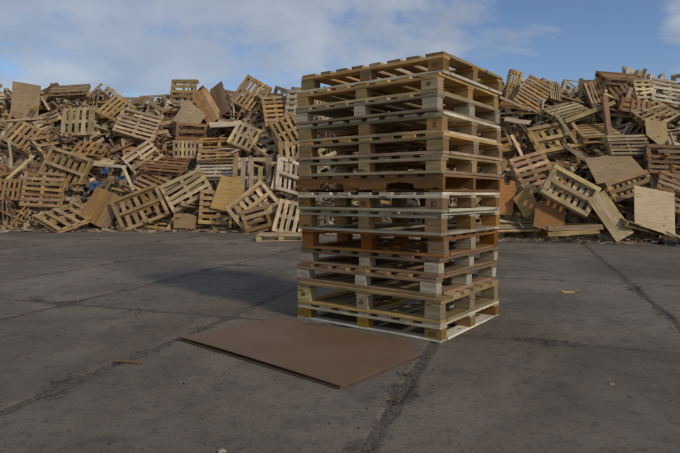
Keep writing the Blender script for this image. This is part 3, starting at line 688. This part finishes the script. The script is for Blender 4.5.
SH(185,221,-2,12,0,.35, [(-.28,-.2),(.28,-.2),(.32,.12),(.1,.2),(-.3,.18)], (.40,.27,.14), 'small boxy piece of tan plywood standing at the foot of the left heap', 'the small foot plywood', .05)
SH(74,157,-8,40,0,.35, rect(.6,.3,r,.05), 'tan', 'small tan board scrap above the gridded pallet in the left heap', 'the small board scrap')
SH(100,163,-3,60,0,.4, rect(.7,.4,r,.05), 'cream', 'cream board scrap lying back right of the left gridded pallet', 'the cream board scrap')
P, rt = pl(102,208,-24,18,0,.5); plank_panel(P, rt, .85,.95,5,'brown','dark brown close-boarded panel leaning at the foot of the left heap',r); placed.append((102,208,'the dark planked panel'))
P, rt = pl(207,106,-30+60,14,0,.55); plank_panel(P, face_rot(28,12,8), .52,1.05,3,'orange','lower of two folded orange-brown panels on the crest left of the tall stack',r); placed.append((207,106,'the folded brown panel'))
P, rt = pl(220,100,28,12,-20,.6); plank_panel(P, face_rot(28,12,-32), .5,1.1,3,'brown','upper right flap of the folded orange-brown panels on the crest',r); placed.append((220,99,'the folded panel flap'))
P, rt = pl(610,216,28,20,0,.55); plank_panel(P, rt, .42,1.0,3,'cream','long narrow yellowish plank panel leaning left at foot of the right heap',r); placed.append((610,216,'the yellowish plank panel'))
# long posts and planks that stand out
def plank_thing(P, rot, l, w, t_, tone, label, r, name='plank', group='loose planks on the heap'):
    return thing(name, label, 'plank', P, rot, group, board(round(l, 1), w, t_, r.randrange(3), seg=3, bow=.012, rag=.03), vary(T[tone], r, .15))
def image_plank(px, py, ang, l, w, t_, tone, label, short, out=.6, tilt=20):
    P = place(px, py, out); P.z = max(P.z, .06); plank_thing(P, face_rot(ang, tilt, 0), l, w, t_, tone, label, r); placed.append((px, py, short))
image_plank(607,118,88,1.1,.10,.10,'brown','thick brown post standing upright in the middle of the right heap','the thick brown post')
image_plank(566,128,-62,.9,.08,.02,'grey','grey plank leaning down right across the middle of the right heap','the leaning grey plank')
image_plank(518,148,-70,.7,.07,.02,'cream','cream plank leaning down right close to the right side of tall stack','the cream plank by the stack')
image_plank(575,228,2,1.1,.10,.04,'brown','long brown plank lying level at the foot of the right heap','the level foot plank', .75)
image_plank(573,233,4,1.0,.09,.03,'tan','tan plank on the ground in front of the right heap','the tan foot plank', .9)
image_plank(590,112,22,1.3,.10,.05,'cream','long cream beam rising right under the tan crest pallet','the long cream beam',.7)
image_plank(20,168,48,1.0,.08,.02,'cream','cream plank rising right near the left edge of the heap','the cream left-edge plank')
image_plank(10,152,-75,.9,.07,.02,'white','whitish plank standing steeply at the left edge of the heap','the whitish left-edge plank')
image_plank(128,178,-62,.8,.08,.02,'white','whitish plank leaning between left gridded and rising cream pallets','the whitish leaning plank',.7)
image_plank(112,166,-3,.85,.08,.02,'white','whitish plank lying level above the bits of blue plastic','the level whitish plank',.6)
image_plank(95,90,50,.6,.05,.05,'grey','grey stick poking up right on the left crest','the grey crest stick')
image_plank(515,104,-27,.75,.07,.03,'cream','pale splintered strip along the top of the ragged-edge board','the pale splintered strip', .85)
# low pale pallet at the foot, left of the stack
P = gp(282, 237, .07); P.z = .075
heap_pallet(P, (0, 0, R(4)), 1.0, .8, 'H', 6, 'cream', 'low pale pallet lying flat on the concrete at foot of heap, left of tall stack', r, broken=0)
placed.append((282,235,'the low pale pallet on the ground'))
# blue plastic
def rag(px, py, s, mat, label, out=.65, cat='plastic', name='plastic_scrap', z=None, flat=False, group=None):
    rr = random.Random(int(px)); bm = bmesh.new(); g = 7; vs = {}
    for i in range(g):
        for j in range(g):
            a, b = i/(g-1) - .5, j/(g-1) - .5
            vs[i, j] = bm.verts.new((a*s*(1.3 + .2*rr.random()), b*s*(.9 + .3*rr.random()), .12*s*rr.uniform(-1, 1) + .1*s*math.sin(a*9 + b*5)))
    for i in range(g-1):
        for j in range(g-1): bm.faces.new((vs[i, j], vs[i+1, j], vs[i+1, j+1], vs[i, j+1]))
    gg = bmesh.ops.extrude_face_region(bm, geom=bm.faces[:])
    for v in [e_ for e_ in gg['geom'] if isinstance(e_, bmesh.types.BMVert)]: v.co.z -= .004
    bmesh.ops.recalc_face_normals(bm, faces=bm.faces)
    me = bpy.data.meshes.new(name); bm.to_mesh(me); bm.free(); me.materials.append(mat)
    P = place(px, py, out) if z is None else gp(px, py, z)
    return thing(name, label, cat, P, face_rot(10, 30, 0) if not flat else (0, 0, .3), group, me)
rag(95, 186, .24, M_BLUE, 'crumpled blue plastic sheet wedged right of the left gridded pallet', out=.7)
rag(105, 171, .16, M_BLUE, 'small blue plastic strip under the level whitish plank', out=.6)
rag(121, 178, .12, M_BLUE, 'thin blue plastic shred beside the whitish leaning plank', out=.6)
rag(672, 243, .34, M_BLACK, 'crumpled black plastic lying on the concrete at the far right foot', z=.03, flat=True)
rag(655, 241.5, .22, M_BLACK, 'small black plastic scrap left of the crumpled black plastic at right', z=.03, flat=True)

def near(P, d):
    px, py = proj(P)
    return any(abs(px - q[0]) < d and abs(py - q[1]) < d * .85 for q in hand_px)
hand_px = list(placed)
# filler pallets inside the heap
tmpl = []
for i in range(6): tmpl.append(((-.55 + .22*i, 0, .055), (.05, .5, .011)))
for yy in (-.45, 0, .45): tmpl.append(((0, yy, .034), (.6, .05, .01))); tmpl.append(((0, yy, -.055), (.6, .05, .01)))
for xx in (-.54, 0, .54):
    for yy in (-.45, 0, .45): tmpl.append(((xx, yy, -.01), (.06, .045, .035)))
tl = np.array([t_[0] for t_ in tmpl]); th_ = np.array([t_[1] for t_ in tmpl])
for q in range(2300):
    x = rs.uniform(-17.5, 16); s = rs.uniform(0, 1.5)
    P = surf(x, s); nn = surf_n(x, s) if s < 1 else Vector((0, 0, 1))
    dn = float(rs.uniform(.10, 1.25))
    if near(P, 24): dn = max(dn, .44)
    P = P - nn * dn
    if P.z < .15: P.z = .15 + rs.rand() * .3
    Mx = euler_mats(rs.uniform(-math.pi, math.pi, (1, 3)))[0] if rs.rand() < .6 else euler_mats(np.array([[rs.normal(.4, .4), rs.normal(0, .35), rs.uniform(-3, 3)]]))[0]
    keep = rs.rand(len(tl)) > .1
    c = tl[keep] @ Mx.T + np.array(P); k = len(c)
    base = tones[rs.randint(len(tones))] * rs.uniform(.75, 1.15)
    add_rows(c, np.repeat(Mx[None], k, 0), th_[keep], base[None] * rs.uniform(.8, 1.2, (k, 1)))
# loose broken boards all over
n = 6500
X = rs.uniform(-17.5, 16, n); SS = rs.uniform(0, 1.5, n) ** .9
c = np.zeros((n, 3))
for q in range(n):
    P = surf(X[q], SS[q]); nn = surf_n(X[q], SS[q]) if SS[q] < 1 else Vector((0, 0, 1)); P = P - nn * (float(rs.uniform(.08, .7)) + (.26 if near(P, 20) else 0))
    if P.z < .03: P.z = .03
    c[q] = P
e = np.stack([rs.uniform(-3, 3, n), rs.normal(0, .4, n), rs.uniform(-3, 3, n)], 1)
hd = np.stack([rs.uniform(.12, .5, n), rs.choice([.02, .03, .04, .05], n), rs.uniform(.006, .011, n)], 1)
kk = rs.rand(n) < .07; hd[kk, 1] = .035; hd[kk, 2] = .035
add_rows(c, euler_mats(e), hd, tones[rs.randint(len(tones), size=n)] * rs.uniform(.7, 1.25, (n, 1)))
# splinters and short ends along the foot of the heap
n = 4800
X = rs.uniform(-16, 14, n); c = np.zeros((n, 3)); dd = np.abs(rs.normal(0, .38, n))
for q in range(n): c[q] = (X[q], base_y(X[q]) + .25 - dd[q], .012 + rs.rand() * .10 * max(0, 1 - dd[q] * 2))
e = np.stack([rs.normal(0, .15, n), rs.normal(0, .12, n), rs.uniform(-3, 3, n)], 1)
hd = np.stack([rs.uniform(.02, .2, n) * np.where(rs.rand(n) < .12, 2, 1), rs.uniform(.006, .045, n), rs.uniform(.003, .011, n)], 1)
add_rows(c, euler_mats(e), hd, tones[rs.randint(len(tones), size=n)] * rs.uniform(.6, 1.1, (n, 1)))
stuff_boards('scrap_wood', np.concatenate(rows), 'tangled broken boards and splinters that fill the heap of scrap pallets', 'scrap wood')

# ---- random individuals with labels that say where they lie
used = set()
DIRS = ['right of', 'above and right of', 'above', 'above and left of', 'left of', 'below and left of', 'below', 'below and right of']
def where(px, py, k=0):
    o = sorted(placed, key=lambda q: (q[0]-px)**2 + (q[1]-py)**2)[k]
    a = math.degrees(math.atan2(o[1] - py, px - o[0])) % 360
    d = math.hypot(px - o[0], py - o[1])
    return DIRS[int((a + 22.5) // 45) % 8] + ' ' + o[2], d
def describe(adj, noun, px, py, cand_adj=()):
    if 300 < px < 500:
        row = min(14, max(1, int((340 - py) / 20.7) + 1)); side = 'left' if px < 352 else ('middle' if px < 430 else 'right')
        ordn = ['lowest', 'second', 'third', 'fourth', 'fifth', 'sixth', 'seventh', 'eighth', 'ninth', 'tenth', 'eleventh', 'twelfth', 'thirteenth', 'topmost'][row-1]
        lab = f'{adj} {noun} behind {side} of the tall stack, level with its {ordn} pallet'
        if lab not in used: used.add(lab); return lab
    for k in range(7):
        w_, d = where(px, py, k)
        for close in (('just ' if d < 14 else ''), 'close ' if d < 22 else 'somewhat '):
            lab = f'{adj} {noun} {close}{w_}'
            if lab not in used and len(lab.split()) <= 16: used.add(lab); return lab
    return None
def pose_word(roll, tilt):
    if tilt > 62: return 'flat-lying'
    if tilt > 40: return 'reclining'
    a = (roll + 180) % 180
    return 'upright' if (a < 15 or a > 165 or 75 < a < 105) else ('right-tipped' if a > 90 else 'left-tipped')
TW = dict(cream='cream', tan='tan', brown='brown', dark='dark', grey='weathered grey', red='reddish', white='whitish', orange='orange-brown')
r = random.Random(5)
cands = []
tries = 0
while len(cands) < 232 and tries < 9000:
    tries += 1
    x = r.uniform(-11.5, 9.5); s = r.uniform(0.03, 1.12)
    P = surf(x, s); px, py = proj(P)
    if px < -22 or px > 702: continue
    if 318 < px < 480 and r.random() < .6: continue
    if any((px-q[0])**2 + (py-q[1])**2 < 125 for q in cands): continue
    cands.append((px, py, x, s))
for (px, py, x, s) in cands:
    nn = surf_n(x, min(s, .97)); P = surf(x, s) - nn * (r.uniform(.02, .38) if not near(surf(x, s), 17) else r.uniform(.3, .55))
    tilt = min(88, max(0, r.gauss(38, 22))); yaw = r.gauss(0, 26)
    roll = r.choice((0, 90)) + r.gauss(0, 27); back = r.random() < .35
    if s > .97: tilt = r.uniform(20, 85); P.z -= .1
    P.z = max(P.z, .2)
    w, h = r.choice(((1.2, 1.0), (1.2, .8), (1.2, .8), (1.0, .8), (1.1, 1.1), (1.2, 1.0), (.8, .6), (1.3, .9), (.9, .9)))
    tone = r.choice(('cream', 'cream', 'cream', 'tan', 'tan', 'tan', 'brown', 'brown', 'grey', 'grey', 'red', 'dark', 'white', 'white', 'orange'))
    lab = describe(f'{TW[tone]} {pose_word(roll, tilt)}', 'pallet' if not back else 'upturned pallet', px, py)
    if lab is None: continue
    heap_pallet(P, face_rot(roll, tilt, yaw, back), w, h, r.choice('VVH'), r.choice((5, 6, 7, 7)), tone, lab, r, style=r.choice(('block', 'block', 'block', 'skid', 'deck')), broken=.16)
# loose planks
n = 0; tries = 0
while n < 170 and tries < 3000:
    tries += 1
    x = r.uniform(-11, 9); s = r.uniform(.02, 1.08); P = surf(x, s); px, py = proj(P)
    if not (2 < px < 678) or 315 < px < 485: continue
    nn = surf_n(x, min(s, .97)); P = P + nn * r.uniform(-.05, .16) * (1 if s < .9 else -1); P.z = max(P.z, .05)
    ang = r.choice((0, 0, 30, -30, 60, -60, 90)) + r.gauss(0, 14); tilt = r.uniform(5, 75)
    if s > .88: tilt = r.uniform(60, 88)
    tone = r.choice(('cream', 'cream', 'tan', 'brown', 'grey', 'white', 'dark', 'red'))
    a = ang % 180
    pw = 'level' if a < 20 or a > 160 else ('upright' if 70 < a < 110 else ('right-rising' if a < 90 else 'left-rising'))
    lab = describe(f'{TW[tone]} {pw}', 'plank', px, py)
    if lab is None: continue
    plank_thing(P, face_rot(ang, tilt, r.gauss(0, 20)), r.uniform(.5, 1.3), r.choice((.07, .09, .1)), r.choice((.018, .02, .03)), tone, lab, r); n += 1

# ================================================================== LITTER ON THE YARD
plank_thing(gp(570, 291, .012), (0, 0, R(3)), .25, .03, .012, 'cream', 'short pale stick lying alone on the concrete right of the tall stack', r, name='wood_stick', group=None)
def litter():
    rs = np.random.RandomState(9); rows.clear()
    def add(n, cx_, cy_, sx, sy, L0, L1, dark):
        c = np.stack([rs.normal(cx_, sx, n), rs.normal(cy_, sy, n), np.full(n, .002)], 1)
        e = np.stack([rs.normal(0, .25, n), rs.normal(0, .2, n), rs.uniform(-3, 3, n)], 1)
        L = rs.uniform(L0, L1, n) * rs.uniform(.4, 1, n)
        hd = np.stack([L, L * rs.uniform(.25, .9, n), rs.uniform(.0006, .0025, n)], 1)
        t_ = tones[rs.randint(len(tones), size=n)] * (rs.uniform(.12, .4, (n, 1)) if dark else rs.uniform(.4, .9, (n, 1)))
        add_rows(c, euler_mats(e), hd, t_)
    # crumbs gathered in the joints, thick in places and nearly gone in others
    for fam in (0, 1):
        for i in (range(-6, 3) if fam == 0 else range(-1, 3)):
            for k in range(230 if fam == 0 else 320):
                a_ = V0 + SLX * i if fam == 0 else U0 + SLY * i
                b_ = rs.uniform(.6, 12) if fam == 0 else rs.uniform(-10, 5)
                amt = noise.noise(Vector((b_ * 1.1, i * 7.3, fam * 3.1)))
                if amt < -.05: continue
                P = VV*a_ + UU*b_ if fam == 0 else VV*b_ + UU*a_
                m = int(1 + 9 * amt); add(m, P.x, P.y, .03, .03, .0015, .007, rs.rand() < .9)
    add(2600, 0, 5, 5, 3.5, .0015, .007, True); add(500, 0, 7, 5, 4, .0015, .007, False); add(900, 0, 11, 6, 1.5, .004, .02, False)
    for (px, py, n_, sg_) in ((397,401,60,.018),(120,362,30,.03),(75,375,30,.05),(521,339,40,.03),(408,375,30,.04),(30,300,50,.08),(70,303,60,.08),(140,311,50,.08)):
        P = gp(px, py); add(n_, P.x, P.y, sg_, sg_, .002, .008, True)
    B = np.concatenate(rows)
    stuff_boards('ground_litter', B, 'dark crumbs, bark and wood chips scattered over the concrete and its joints', 'litter')
litter()
for (px, py, l, a, tone, lab) in ((128,362,.16,-5,'dark','thin dark twig lying across the joint in the left foreground'),
        (222,452,.035,20,'white','small pale wood chip at the bottom edge left of centre'),
        (270,272,.05,0,'grey','tiny grey chip on the concrete in the shadow left of the stack'),
        (612,383,.03,0,'white','tiny white chip on the concrete in the right foreground'),
        (490,334,.05,0,'dark','dark lump of bark on concrete right of the stack base')):
    P = gp(px, py, .006); thing('wood_chip', lab, 'chip', P, (0, R(3), R(a)), None, board(l, .014, .008, 1, seg=3, bow=.01, rag=.01), T[tone])
